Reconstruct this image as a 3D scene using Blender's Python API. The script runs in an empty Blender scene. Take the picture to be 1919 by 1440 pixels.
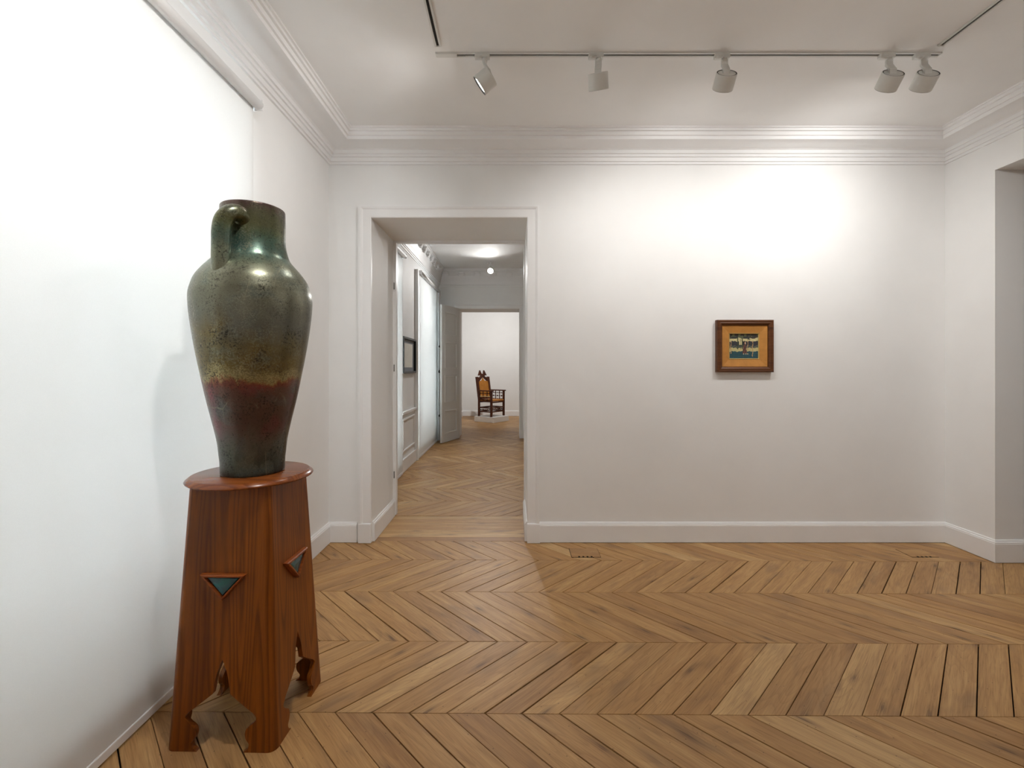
import bpy, bmesh, math, random
from mathutils import Vector, Matrix

R = math.radians
scene = bpy.context.scene
COL = scene.collection
rng = random.Random(11)

# ------------------------------------------------------------------ camera
F_PX, CX, CY, W, H = 870.0, 962.0, 690.0, 1919.0, 1440.0
cam_d = bpy.data.cameras.new('camera')
cam = bpy.data.objects.new('camera', cam_d)
COL.objects.link(cam)
cam.location = (0, 0, 1.5)
cam.rotation_euler = (R(90), 0, 0)
cam_d.sensor_fit = 'HORIZONTAL'
cam_d.sensor_width = 36.0
cam_d.lens = F_PX / W * 36.0
cam_d.shift_x = (W / 2 - CX) / W
cam_d.shift_y = (CY - H / 2) / W
cam_d.clip_start = 0.05
cam_d.clip_end = 200
scene.camera = cam

# ------------------------------------------------------------------ sky, exposure
world = bpy.data.worlds.new('overcast_sky')
scene.world = world
world.use_nodes = True
bg = world.node_tree.nodes['Background']
bg.inputs['Color'].default_value = (0.845, 0.93, 1.0, 1)
bg.inputs['Strength'].default_value = 9.2
vs = scene.view_settings
vs.view_transform = 'Standard'
vs.look = 'None'
vs.gamma = 1.0
vs.use_curve_mapping = False
vs.exposure = 0.95
SPOT_POWER = 16.0
scene.cycles.use_denoising = True
scene.cycles.max_bounces = 8
scene.cycles.diffuse_bounces = 5
scene.cycles.use_adaptive_sampling = True
scene.cycles.adaptive_threshold = .05
scene.cycles.glossy_bounces = 4
scene.cycles.transmission_bounces = 8
scene.cycles.transparent_max_bounces = 12
scene.cycles.sample_clamp_indirect = 6.0

# ------------------------------------------------------------------ materials
def lin(c):
    return tuple(((v / 255) / 12.92 if v / 255 <= .04045 else ((v / 255 + .055) / 1.055) ** 2.4) for v in c)

def rgba(c):
    return (*lin(c), 1.0)

class NT:
    """small node-graph helper"""
    def __init__(self, name):
        self.m = bpy.data.materials.new(name)
        self.m.use_nodes = True
        self.t = self.m.node_tree
        self.t.nodes.clear()
        self.out = self.n('ShaderNodeOutputMaterial')
    def n(self, typ, **kw):
        nd = self.t.nodes.new(typ)
        for k, v in kw.items():
            setattr(nd, k, v)
        return nd
    def link(self, a, b):
        self.t.links.new(a, b)
    def set(self, sock, v):
        if hasattr(v, 'is_output'):
            self.link(v, sock)
        else:
            sock.default_value = v
    def math(self, op, a, b=None, clamp=False):
        nd = self.n('ShaderNodeMath', operation=op, use_clamp=clamp)
        self.set(nd.inputs[0], a)
        if b is not None:
            self.set(nd.inputs[1], b)
        return nd.outputs[0]
    def mix(self, fac, a, b, blend='MIX'):
        nd = self.n('ShaderNodeMix', data_type='RGBA', blend_type=blend)
        self.set(nd.inputs[0], fac)
        self.set(nd.inputs[6], a)
        self.set(nd.inputs[7], b)
        return nd.outputs[2]
    def ramp(self, fac, stops, interp='LINEAR'):
        nd = self.n('ShaderNodeValToRGB')
        cr = nd.color_ramp
        cr.interpolation = interp
        while len(cr.elements) < len(stops):
            cr.elements.new(0.5)
        for e, (p, c) in zip(cr.elements, stops):
            e.position = p
            e.color = c if len(c) == 4 else (*c, 1)
        self.link(fac, nd.inputs[0])
        return nd.outputs[0]
    def mapping(self, vec, scale=(1, 1, 1), loc=(0, 0, 0), rot=(0, 0, 0)):
        nd = self.n('ShaderNodeMapping')
        self.link(vec, nd.inputs[0])
        nd.inputs['Scale'].default_value = scale
        nd.inputs['Location'].default_value = loc
        nd.inputs['Rotation'].default_value = rot
        return nd.outputs[0]
    def noise(self, vec, scale, detail=4, rough=.55, w=None, dist=0.0):
        nd = self.n('ShaderNodeTexNoise', noise_dimensions='4D' if w is not None else '3D')
        self.link(vec, nd.inputs['Vector'])
        nd.inputs['Scale'].default_value = scale
        nd.inputs['Detail'].default_value = detail
        nd.inputs['Roughness'].default_value = rough
        nd.inputs['Distortion'].default_value = dist
        if w is not None:
            self.set(nd.inputs['W'], w)
        return nd.outputs['Fac']
    def bsdf(self, color, rough=.5, metal=0.0, spec=.5, bump=None, bump_s=.2, bump_d=.002, coat=0.0):
        p = self.n('ShaderNodeBsdfPrincipled')
        self.set(p.inputs['Base Color'], color)
        self.set(p.inputs['Roughness'], rough)
        self.set(p.inputs['Metallic'], metal)
        p.inputs['Specular IOR Level'].default_value = spec
        p.inputs['Coat Weight'].default_value = coat
        p.inputs['Coat Roughness'].default_value = .12
        if bump is not None:
            b = self.n('ShaderNodeBump')
            b.inputs['Strength'].default_value = bump_s
            b.inputs['Distance'].default_value = bump_d
            self.link(bump, b.inputs['Height'])
            self.link(b.outputs[0], p.inputs['Normal'])
        self.link(p.outputs[0], self.out.inputs[0])
        return p
    def obj(self):
        return self.n('ShaderNodeTexCoord').outputs['Object']

def paint(name, c, rough=.6, spec=.35, var=.015, scale=3.0, bump=.06):
    g = NT(name)
    co = g.obj()
    f = g.noise(co, scale, 3)
    base = lin(c)
    lo = tuple(max(0, v * (1 - var)) for v in base)
    hi = tuple(min(1, v * (1 + var)) for v in base)
    col = g.ramp(f, [(.3, lo), (.7, hi)])
    fine = g.noise(co, 160, 2)
    g.bsdf(col, rough, spec=spec, bump=fine, bump_s=bump, bump_d=.001)
    return g.m

M = {}
M['wall'] = paint('wall_paint', (243, 243, 242), .62)
M['ceiling'] = paint('ceiling_paint', (243, 243, 242), .75)
M['trim'] = paint('trim_gloss_paint', (244, 244, 244), .38, spec=.45)
M['door'] = paint('door_paint', (229, 230, 228), .42)
M['plinth'] = paint('plinth_paint', (242, 242, 240), .5)
M['lamp_white'] = paint('powder_coat_white', (222, 222, 218), .45, bump=.02)
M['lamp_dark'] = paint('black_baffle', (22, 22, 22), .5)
M['slot'] = paint('track_slot', (38, 39, 37), .55)
M['dark_gap'] = paint('dark_gap', (24, 18, 12), .9)
M['metal'] = paint('brushed_steel', (120, 120, 118), .35)
M['black_frame'] = paint('black_lacquer', (17, 18, 20), .35)
M['paper'] = paint('drawing_paper', (225, 223, 214), .8, var=.05, scale=14)
M['grey_mount'] = paint('grey_mount_board', (138, 143, 150), .6)
M['gold'] = paint('gilt_fillet', (214, 182, 110), .35)
M['window_wood'] = paint('window_paint', (226, 227, 226), .45)
M['stone'] = paint('window_sill_stone', (190, 188, 182), .8, var=.06, scale=12)

def emit(name, c, s):
    g = NT(name)
    e = g.n('ShaderNodeEmission')
    e.inputs[0].default_value = (*c, 1)
    e.inputs[1].default_value = s
    g.link(e.outputs[0], g.out.inputs[0])
    return g.m
M['lens'] = emit('lamp_lens', (1.0, .96, .9), 14)

def blind_fabric():
    g = NT('blind_screen_fabric')
    co = g.obj()
    weave = g.noise(g.mapping(co, (900, 900, 900)), 1.0, 1)
    col = g.ramp(weave, [(.3, (.85, .84, .825)), (.7, (.89, .885, .87))])
    d = g.n('ShaderNodeBsdfDiffuse'); g.link(col, d.inputs[0])
    t = g.n('ShaderNodeBsdfTranslucent'); g.link(col, t.inputs[0])
    m1 = g.n('ShaderNodeMixShader'); m1.inputs[0].default_value = .165
    g.link(d.outputs[0], m1.inputs[1]); g.link(t.outputs[0], m1.inputs[2])
    tr = g.n('ShaderNodeBsdfTransparent')
    m2 = g.n('ShaderNodeMixShader'); m2.inputs[0].default_value = .05
    g.link(m1.outputs[0], m2.inputs[1]); g.link(tr.outputs[0], m2.inputs[2])
    gl = g.n('ShaderNodeBsdfGlossy'); gl.inputs['Roughness'].default_value = .35
    m3 = g.n('ShaderNodeMixShader'); m3.inputs[0].default_value = .03
    g.link(m2.outputs[0], m3.inputs[1]); g.link(gl.outputs[0], m3.inputs[2])
    g.link(m3.outputs[0], g.out.inputs[0])
    return g.m
M['blind'] = blind_fabric()

def glass_pane():
    g = NT('window_glass')
    tr = g.n('ShaderNodeBsdfTransparent'); tr.inputs[0].default_value = (.94, .96, .96, 1)
    gl = g.n('ShaderNodeBsdfGlossy'); gl.inputs['Roughness'].default_value = .02
    m = g.n('ShaderNodeMixShader'); m.inputs[0].default_value = .06
    g.link(tr.outputs[0], m.inputs[1]); g.link(gl.outputs[0], m.inputs[2])
    g.link(m.outputs[0], g.out.inputs[0])
    return g.m
M['glass'] = glass_pane()

def oak(name, attr=False):
    g = NT(name)
    if attr:
        vec = g.n('ShaderNodeUVMap').outputs[0]
        rnd = g.n('ShaderNodeAttribute', attribute_name='rnd').outputs['Fac']
    else:
        vec = g.obj()
        rnd = g.n('ShaderNodeObjectInfo').outputs['Random']
    # every board takes its own slice of the figure
    cmb = g.n('ShaderNodeCombineXYZ')
    g.link(g.math('MULTIPLY', rnd, 91.0), cmb.inputs[0])
    g.link(g.math('MULTIPLY', rnd, 37.0), cmb.inputs[1])
    add = g.n('ShaderNodeVectorMath', operation='ADD')
    g.link(vec, add.inputs[0]); g.link(cmb.outputs[0], add.inputs[1])
    vec = add.outputs[0]
    rnd2 = g.math('FRACT', g.math('MULTIPLY', rnd, 17.31))
    tone = g.ramp(rnd, [(0, rgba((158, 115, 71))), (.18, rgba((176, 134, 85))), (.45, rgba((189, 147, 95))),
                        (.7, rgba((180, 134, 80))), (.88, rgba((200, 160, 107))), (1, rgba((220, 186, 134)))])
    fig = g.noise(g.mapping(vec, (1.4, 15, 1)), 1.0, 2, .6, None, 1.4)
    c = g.mix(.45, tone, g.ramp(fig, [(.25, rgba((150, 109, 68))), (.5, rgba((184, 141, 90))), (.75, rgba((214, 174, 120)))]))
    grain = g.noise(g.mapping(vec, (6, 190, 1)), 1.0, 3, .65, None, .5)
    c = g.mix(.9, c, g.ramp(grain, [(.25, (.68, .63, .57)), (.5, (1, 1, 1)), (.8, (1.12, 1.11, 1.08))]), 'MULTIPLY')
    ringn = g.noise(g.mapping(vec, (.9, 7, 1), (2, 8, 0)), 1.0, 1, .4, None, .6)
    rings = g.math('FRACT', g.math('MULTIPLY', ringn, 16.0))
    c = g.mix(.5, c, g.ramp(rings, [(0, (1.03, 1.03, 1.03)), (.7, (.95, .94, .92)), (.92, (.78, .74, .69)), (1, (1.0, 1.0, 1.0))]), 'MULTIPLY')
    age = g.noise(g.mapping(vec, (2.6, 7, 1), (4, 9, 2)), 1.0, 2, .6)
    c = g.mix(g.math('MULTIPLY', g.ramp(age, [(.54, (0, 0, 0)), (.76, (1, 1, 1))]), .5), c, rgba((112, 86, 66)))
    knot = g.n('ShaderNodeTexVoronoi', voronoi_dimensions='2D')
    g.link(g.mapping(vec, (1.15, 4.4, 1)), knot.inputs['Vector'])
    knot.inputs['Scale'].default_value = 1.0
    kd = g.math('ADD', knot.outputs['Distance'], g.math('MULTIPLY', g.math('SUBTRACT', grain, .5), .14))
    c = g.mix(g.ramp(kd, [(.015, (.7, .7, .7)), (.045, (.28, .28, .28)), (.11, (0, 0, 0))]), c, rgba((92, 64, 44)))
    pin = g.n('ShaderNodeTexVoronoi', voronoi_dimensions='2D')
    g.link(g.mapping(vec, (7, 9, 1), (3, 5, 0)), pin.inputs['Vector'])
    pin.inputs['Scale'].default_value = 1.0
    c = g.mix(g.ramp(pin.outputs['Distance'], [(.012, (.75, .75, .75)), (.022, (0, 0, 0))]), c, rgba((66, 45, 30)))
    rough = g.ramp(grain, [(.2, (.50, .50, .50)), (.8, (.38, .38, .38))])
    g.bsdf(c, rough, spec=.4, bump=grain, bump_s=.08, bump_d=.0012)
    return g.m
M['oak'] = oak('oak_parquet')
M['oak_far'] = oak('oak_parquet_far', True)

def pine(name, along='Z', dark=(70, 28, 4), mid=(120, 62, 11), lite=(146, 80, 18), rough=.36, k=1.0):
    g = NT(name)
    co = g.obj()
    sc = {'Z': (8, 8, .42), 'X': (.42, 8, 8), 'Y': (8, .42, 8)}[along]
    sc = tuple(v * k if v > 1 else v for v in sc)
    n1 = g.noise(g.mapping(co, sc, (1.7, 4.2, .6)), 1.0, 1, .35, None, .15)
    rings = g.math('FRACT', g.math('MULTIPLY', n1, 15.0))
    late = g.ramp(rings, [(0, (.0, .0, .0)), (.4, (.08, .08, .08)), (.86, (1, 1, 1)), (1, (.0, .0, .0))])
    fine = g.noise(g.mapping(co, tuple(v * (22 if v > 1 else 5) for v in sc)), 1.0, 3, .6)
    broad = g.noise(g.mapping(co, tuple(v * .7 for v in sc), (6, 2, 9)), 1.0, 2)
    c = g.ramp(broad, [(.3, rgba(mid)), (.55, rgba(lite)), (.75, rgba(mid))])
    c = g.mix(g.math('MULTIPLY', late, .55), c, rgba(dark))
    c = g.mix(.6, c, g.ramp(fine, [(.3, (.70, .66, .60)), (.6, (1.04, 1.04, 1.04))]), 'MULTIPLY')
    g.bsdf(c, rough, spec=.30, bump=fine, bump_s=.05, bump_d=.001, coat=.05)
    return g.m
M['pine'] = pine('pitch_pine_upright')
M['pine_top'] = pine('pitch_pine_flat', 'X', (84, 36, 12), (124, 62, 22), (144, 78, 30), .26)
M['pine_edge'] = pine('pitch_pine_moulding', 'X', (96, 40, 14), (136, 66, 22), (156, 82, 32), .3)
M['walnut'] = pine('dark_walnut', 'X', (34, 17, 9), (78, 43, 21), (112, 68, 36), .45, 4.0)
M['chair_wood'] = pine('dark_chair_wood', 'Z', (34, 15, 10), (72, 36, 22), (96, 52, 32), .4, 3.0)
M['leather'] = paint('tan_leather', (190, 126, 52), .5, var=.12, scale=9)
M['bone'] = paint('bone_bead', (214, 190, 140), .4)
M['slip'] = paint('ochre_slip_veneer', (192, 134, 66), .45, var=.10, scale=22)

def enamel():
    g = NT('teal_enamel')
    co = g.obj()
    f = g.noise(co, 18, 4)
    c = g.ramp(f, [(.3, rgba((0, 58, 74))), (.5, rgba((0, 84, 94))), (.7, rgba((6, 106, 100)))])
    g.bsdf(c, .14, spec=.6, coat=.5, bump=f, bump_s=.1)
    return g.m
M['enamel'] = enamel()

def lustre():
    """iridescent glaze: bands of metal lustre up the body, broken by crackle, blotches and runs"""
    g = NT('lustre_glaze')
    co = g.obj()
    sep = g.n('ShaderNodeSeparateXYZ'); g.link(co, sep.inputs[0])
    wob = g.noise(co, 5.5, 4, .6)
    wob2 = g.noise(g.mapping(co, (1, 1, .45)), 13, 5, .65, None, .8)
    h = g.math('DIVIDE', sep.outputs['Z'], 1.152)
    hh = g.math('ADD', h, g.math('MULTIPLY', g.math('SUBTRACT', wob, .5), .11))
    hh = g.math('ADD', hh, g.math('MULTIPLY', g.math('SUBTRACT', wob2, .5), .12))
    c = g.ramp(hh, [
        (.00, rgba((72, 76, 66))), (.06, rgba((104, 108, 96))), (.13, rgba((112, 106, 98))), (.19, rgba((112, 90, 82))),
        (.26, rgba((114, 88, 80))), (.315, rgba((124, 90, 80))), (.340, rgba((146, 84, 68))), (.352, rgba((166, 122, 80))), (.362, rgba((164, 150, 106))),
        (.40, rgba((128, 114, 74))), (.48, rgba((128, 118, 84))), (.55, rgba((122, 122, 112))), (.64, rgba((138, 138, 120))),
        (.73, rgba((140, 142, 122))), (.79, rgba((134, 142, 120))), (.84, rgba((92, 108, 94))), (.90, rgba((108, 110, 70))),
        (.955, rgba((98, 98, 72))), (1.0, rgba((98, 76, 72)))])
    # iridescent drifts: teal, olive-gold, magenta
    d1 = g.noise(co, 7.0, 3, .5, None, .4)
    teal = g.math('MULTIPLY', g.ramp(d1, [(.55, (0, 0, 0)), (.72, (1, 1, 1))]), .5)
    c = g.mix(teal, c, rgba((92, 122, 128)))
    d2 = g.noise(g.mapping(co, (1, 1, 1), (3.1, 7.7, 1.3)), 6.0, 3, .5, None, .5)
    low = g.ramp(h, [(.12, (0, 0, 0)), (.2, (1, 1, 1)), (.31, (1, 1, 1)), (.35, (0, 0, 0))])
    mag = g.math('MULTIPLY', g.math('MULTIPLY', g.ramp(d2, [(.47, (0, 0, 0)), (.66, (1, 1, 1))]), low), .62)
    c = g.mix(mag, c, rgba((172, 66, 92)))
    mid = g.ramp(h, [(.36, (0, 0, 0)), (.42, (1, 1, 1)), (.54, (1, 1, 1)), (.62, (0, 0, 0))])
    gold = g.math('MULTIPLY', g.math('MULTIPLY', g.ramp(d2, [(.46, (0, 0, 0)), (.62, (1, 1, 1))]), mid), .55)
    c = g.mix(gold, c, rgba((150, 128, 64)))
    neck = g.ramp(h, [(.76, (0, 0, 0)), (.80, (1, 1, 1)), (.87, (1, 1, 1)), (.92, (0, 0, 0))])
    sea = g.math('MULTIPLY', g.math('MULTIPLY', g.ramp(wob, [(.42, (0, 0, 0)), (.58, (1, 1, 1))]), neck), .7)
    c = g.mix(g.math('MULTIPLY', sea, .7), c, rgba((64, 118, 116)))
    # pale crackle bloom and dark specks
    sp = g.noise(co, 150, 3, .7)
    patch = g.noise(co, 7, 4, .65)
    blo = g.math('MULTIPLY', g.ramp(sp, [(.50, (0, 0, 0)), (.60, (1, 1, 1))]), g.ramp(patch, [(.42, (0, 0, 0)), (.60, (1, 1, 1))]))
    up = g.ramp(h, [(.30, (.35, .35, .35)), (.40, (1, 1, 1))])
    c = g.mix(g.math('MULTIPLY', g.math('MULTIPLY', blo, up), .5), c, rgba((204, 206, 184)))
    seam = g.ramp(hh, [(.345, (0, 0, 0)), (.36, (1, 1, 1)), (.375, (1, 1, 1)), (.40, (0, 0, 0))])
    c = g.mix(g.math('MULTIPLY', g.math('MULTIPLY', g.ramp(sp, [(.48, (0, 0, 0)), (.56, (1, 1, 1))]), seam), .7), c, rgba((214, 200, 140)))
    sp2 = g.noise(g.mapping(co, (1, 1, 1), (9, 4, 2)), 115, 3, .7)
    pat2 = g.noise(g.mapping(co, (1, 1, 1), (5, 1, 8)), 6.5, 4, .65)
    drk = g.math('MULTIPLY', g.ramp(sp2, [(.52, (0, 0, 0)), (.60, (1, 1, 1))]), g.ramp(pat2, [(.46, (0, 0, 0)), (.62, (1, 1, 1))]))
    c = g.mix(g.math('MULTIPLY', drk, .85), c, rgba((36, 36, 32)))
    foot = g.math('MULTIPLY', g.ramp(h, [(.01, (1, 1, 1)), (.12, (0, 0, 0))]), g.ramp(wob2, [(.50, (0, 0, 0)), (.58, (1, 1, 1))]))
    c = g.mix(g.math('MULTIPLY', foot, .75), c, rgba((44, 42, 34)))
    # thin scratches
    vein = g.n('ShaderNodeTexVoronoi', feature='DISTANCE_TO_EDGE')
    g.link(g.mapping(co, (1, 1, .55)), vein.inputs['Vector']); vein.inputs['Scale'].default_value = 6
    vm = g.math('MULTIPLY', g.ramp(vein.outputs['Distance'], [(.003, (1, 1, 1)), (.012, (0, 0, 0))]), g.ramp(patch, [(.52, (0, 0, 0)), (.62, (1, 1, 1))]))
    c = g.mix(g.math('MULTIPLY', vm, .3), c, rgba((196, 192, 160)))
    c = g.mix(1.0, c, (.62, .61, .575, 1), 'MULTIPLY')
    rough = g.ramp(sp, [(.3, (.38, .38, .38)), (.7, (.25, .25, .25))])
    p = g.bsdf(c, rough, .62, .55, bump=sp, bump_s=.12, bump_d=.001, coat=.0)
    return g.m
M['lustre'] = lustre()

def attr_mat(name, rough=.55):
    g = NT(name)
    a = g.n('ShaderNodeAttribute', attribute_name='print')
    f = g.noise(g.obj(), 90, 4, .6)
    c = g.mix(.6, a.outputs['Color'], g.ramp(f, [(.3, (.8, .8, .8)), (.7, (1.15, 1.15, 1.15))]), 'MULTIPLY')
    g.bsdf(c, rough, bump=f, bump_s=.15)
    return g.m
M['canvas'] = attr_mat('oil_paint')

# ------------------------------------------------------------------ mesh helpers
class MB:
    def __init__(self):
        self.v, self.f, self.s = [], [], []
    def add(self, vs_, fs, smooth=False):
        o = len(self.v)
        self.v += [tuple(p) for p in vs_]
        self.f += [tuple(i + o for i in f) for f in fs]
        self.s += [smooth] * len(fs)
        return self
    def box(self, x0, x1, y0, y1, z0, z1):
        v = [(x, y, z) for z in (z0, z1) for y in (y0, y1) for x in (x0, x1)]
        return self.add(v, [(0, 2, 3, 1), (4, 5, 7, 6), (0, 1, 5, 4), (2, 6, 7, 3), (0, 4, 6, 2), (1, 3, 7, 5)])
    def obox(self, c, ax, ay, az, hx, hy, hz):
        c, ax, ay, az = Vector(c), Vector(ax).normalized(), Vector(ay).normalized(), Vector(az).normalized()
        v = [c + ax * sx * hx + ay * sy * hy + az * sz * hz for sz in (-1, 1) for sy in (-1, 1) for sx in (-1, 1)]
        return self.add(v, [(0, 2, 3, 1), (4, 5, 7, 6), (0, 1, 5, 4), (2, 6, 7, 3), (0, 4, 6, 2), (1, 3, 7, 5)])
    def lathe(self, prof, n=48, c=(0, 0, 0), axis=(0, 0, 1), smooth=True, close=False):
        """prof: (r, h) pairs along axis; r == 0 closes to a point"""
        a = Vector(axis).normalized()
        u = a.orthogonal().normalized(); w = a.cross(u)
        c = Vector(c)
        rows, vs_ = [], []
        for r, h in prof:
            if r < 1e-7:
                rows.append([len(vs_)] * n); vs_.append(c + a * h)
            else:
                st = len(vs_); rows.append(list(range(st, st + n)))
                for k in range(n):
                    t = 2 * math.pi * k / n
                    vs_.append(c + a * h + (u * math.cos(t) + w * math.sin(t)) * r)
        fs = []
        for i in range(len(rows) - 1):
            for k in range(n):
                q = [rows[i][k], rows[i][(k + 1) % n], rows[i + 1][(k + 1) % n], rows[i + 1][k]]
                q = [x for j, x in enumerate(q) if x not in q[:j]]
                if len(q) > 2:
                    fs.append(tuple(q))
        return self.add(vs_, fs, smooth)
    def tube(self, path, rad, n=14, smooth=True, caps=True):
        pts = [Vector(p) for p in path]
        rad = rad if isinstance(rad, (list, tuple)) else [rad] * len(pts)
        vs_, fs = [], []
        u = None
        for i, p in enumerate(pts):
            t = (pts[min(i + 1, len(pts) - 1)] - pts[max(i - 1, 0)]).normalized()
            u = (u - t * u.dot(t)).normalized() if u is not None else t.orthogonal().normalized()
            w = t.cross(u)
            for k in range(n):
                a = 2 * math.pi * k / n
                vs_.append(p + (u * math.cos(a) + w * math.sin(a)) * rad[i])
        for i in range(len(pts) - 1):
            for k in range(n):
                fs.append((i * n + k, i * n + (k + 1) % n, (i + 1) * n + (k + 1) % n, (i + 1) * n + k))
        if caps:
            fs.append(tuple(range(n))[::-1]); fs.append(tuple((len(pts) - 1) * n + k for k in range(n)))
        return self.add(vs_, fs, smooth)
    def sphere(self, c, r, n=10, m=6):
        prof = [(r * math.sin(math.pi * i / m), -r * math.cos(math.pi * i / m)) for i in range(m + 1)]
        prof[0] = (0, -r); prof[-1] = (0, r)
        return self.lathe(prof, n, c)
    def prism(self, poly, y0, y1, plane='XZ'):
        """extrude a 2-D outline; plane XZ extrudes along Y, YZ along X, XY along Z"""
        def P(a, b, t):
            return {'XZ': (a, t, b), 'YZ': (t, a, b), 'XY': (a, b, t)}[plane]
        n = len(poly)
        v = [P(a, b, y0) for a, b in poly] + [P(a, b, y1) for a, b in poly]
        fs = [tuple(range(n)), tuple(range(2 * n - 1, n - 1, -1))]
        fs += [(i, i + n, (i + 1) % n + n, (i + 1) % n) for i in range(n)]
        return self.add(v, fs)
    def sweep(self, prof, path, closed=False):
        """sweep (d, z) profile along an XY path; d goes to the LEFT of the walking direction, mitred"""
        pts = [Vector((x, y)) for x, y in path]
        n, m = len(pts), len(prof)
        vs_ = []
        for i, p in enumerate(pts):
            dirs = []
            if closed or i > 0:
                dirs.append((p - pts[i - 1]).normalized())
            if closed or i < n - 1:
                dirs.append((pts[(i + 1) % n] - p).normalized())
            nr = [Vector((-d.y, d.x)) for d in dirs]
            mit = nr[0] if len(nr) == 1 else (nr[0] + nr[1]) / (1 + nr[0].dot(nr[1]))
            for d, z in prof:
                q = p + mit * d
                vs_.append((q.x, q.y, z))
        fs = []
        for i in range(n if closed else n - 1):
            j = (i + 1) % n
            for k in range(m - 1):
                fs.append((i * m + k, j * m + k, j * m + k + 1, i * m + k + 1))
        if not closed:
            fs.append(tuple(range(m))[::-1]); fs.append(tuple((n - 1) * m + k for k in range(m)))
        return self.add(vs_, fs)
    def build(self, name, mat, parent=None, bevel=0.0, seg=2, loc=None, normals=True):
        me = bpy.data.meshes.new(name)
        me.from_pydata(self.v, [], self.f)
        me.polygons.foreach_set('use_smooth', self.s)
        if normals:
            bm = bmesh.new(); bm.from_mesh(me)
            bmesh.ops.recalc_face_normals(bm, faces=bm.faces)
            bm.to_mesh(me); bm.free()
        me.materials.append(M[mat] if isinstance(mat, str) else mat)
        o = bpy.data.objects.new(name, me)
        COL.objects.link(o)
        if parent is not None:
            o.parent = parent
        if loc is not None:
            o.location = loc
        if bevel:
            b = o.modifiers.new('edge', 'BEVEL'); b.width = bevel; b.segments = seg
            b.limit_method = 'ANGLE'; b.angle_limit = R(40)
        return o

def tag(o, label=None, cat=None, group=None, kind=None):
    if label: o['label'] = label
    if cat: o['category'] = cat
    if group: o['group'] = group
    if kind: o['kind'] = kind
    return o

def empty(name, loc=(0, 0, 0), rz=0.0):
    o = bpy.data.objects.new(name, None)
    o.empty_display_size = .1
    COL.objects.link(o)
    o.location = loc; o.rotation_euler = (0, 0, rz)
    return o

def struct(name, mb, mat, label=None, **kw):
    o = mb.build(name, mat, **kw)
    tag(o, label, None, None, 'structure')
    return o

# ------------------------------------------------------------------ the rooms
XL, XR = -1.59, 3.72            # long window wall, opposite wall
YB, YB2 = 4.0, 4.71             # wall with the first doorway (front and rear faces)
YC, YC2 = 9.9, 10.5             # wall with the second doorway
YE = 14.5                       # end wall of the last room
YF = -3.2                       # wall behind the camera
ZC, ZC2 = 3.434, 3.60           # ceilings
ZT = 3.9
DX0, DX1, DZ = -1.218, 0.119, 2.79        # first doorway
EX0, EX1, EZ = -1.17, 0.13, 2.76          # second doorway
WIN = [(-2.4, -0.8), (1.27, 2.74), (4.98, 6.48), (7.72, 9.36)]   # windows along the long wall
WZ0, WZ1 = .20, 3.02

# window wall with its openings
w = MB()
XO = -2.05
w.box(XO, XL, YF - .4, YE + .4, 0, WZ0)
w.box(XO, XL, YF - .4, YE + .4, WZ1, ZT)
edges = [YF - .4] + [e for p in WIN for e in p] + [YE + .4]
for i in range(0, len(edges), 2):
    w.box(XO, XL, edges[i], edges[i + 1], WZ0, WZ1)
struct('wall_left', w, 'wall', 'white wall with tall blind-covered windows')

w = MB()
w.box(XL, DX0, YB, YB2, 0, ZT).box(DX1, XR + .53, YB, YB2, 0, ZT).box(DX0, DX1, YB, YB2, DZ, ZT)
struct('wall_back', w, 'wall', 'white gallery wall with doorway')
w = MB()
w.box(XL, EX0, YC, YC2, 0, ZT).box(EX1, XR + .53, YC, YC2, 0, ZT).box(EX0, EX1, YC, YC2, EZ, ZT)
struct('wall_middle', w, 'wall', 'white wall with second doorway')
struct('wall_end', MB().box(XL, XR + .53, YE, YE + .4, 0, ZT), 'wall', 'white end wall behind the carved chair')
struct('wall_front', MB().box(XL, XR + .53, YF - .4, YF, 0, ZT), 'wall', 'white wall facing the doorway wall')
OY0, OY1, OZ = 2.1, 3.585, 3.03
w = MB()
w.box(XR, XR + .53, YF, OY0, 0, ZT).box(XR, XR + .53, OY1, YB, 0, ZT).box(XR, XR + .53, OY0, OY1, OZ, ZT)
w.box(XR, XR + .53, YB2, YC, 0, ZT).box(XR, XR + .53, YC2, YE, 0, ZT)
struct('wall_right', w, 'wall', 'white wall with wide cased opening')
# small side room past the wide opening
w = MB()
w.box(XR + .53, 7.0, 4.6, 4.8, 0, ZT).box(XR + .53, 7.0, .2, .4, 0, ZT).box(7.0, 7.2, .2, 4.8, 0, ZT)
struct('wall_side', w, 'wall', 'white walls of the side room')

w = MB()
w.box(XL, XR, YF, YB, ZC, ZT + .1).box(XR + .53, 7.0, .4, 4.6, ZC, ZT + .1)
struct('ceiling', w, 'ceiling', 'white plaster ceiling with lighting tracks')
w = MB().box(XL, XR, YB2, YC, ZC2, ZT + .1).box(XL, XR, YC2, YE, ZC2, ZT + .1)
struct('ceiling_far', w, 'ceiling', 'white ceilings of the farther rooms')
struct('roof_slab', MB().box(XO, 7.2, YF - .4, YE + .4, ZT, ZT + .2), 'ceiling', 'roof slab over the rooms')

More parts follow.
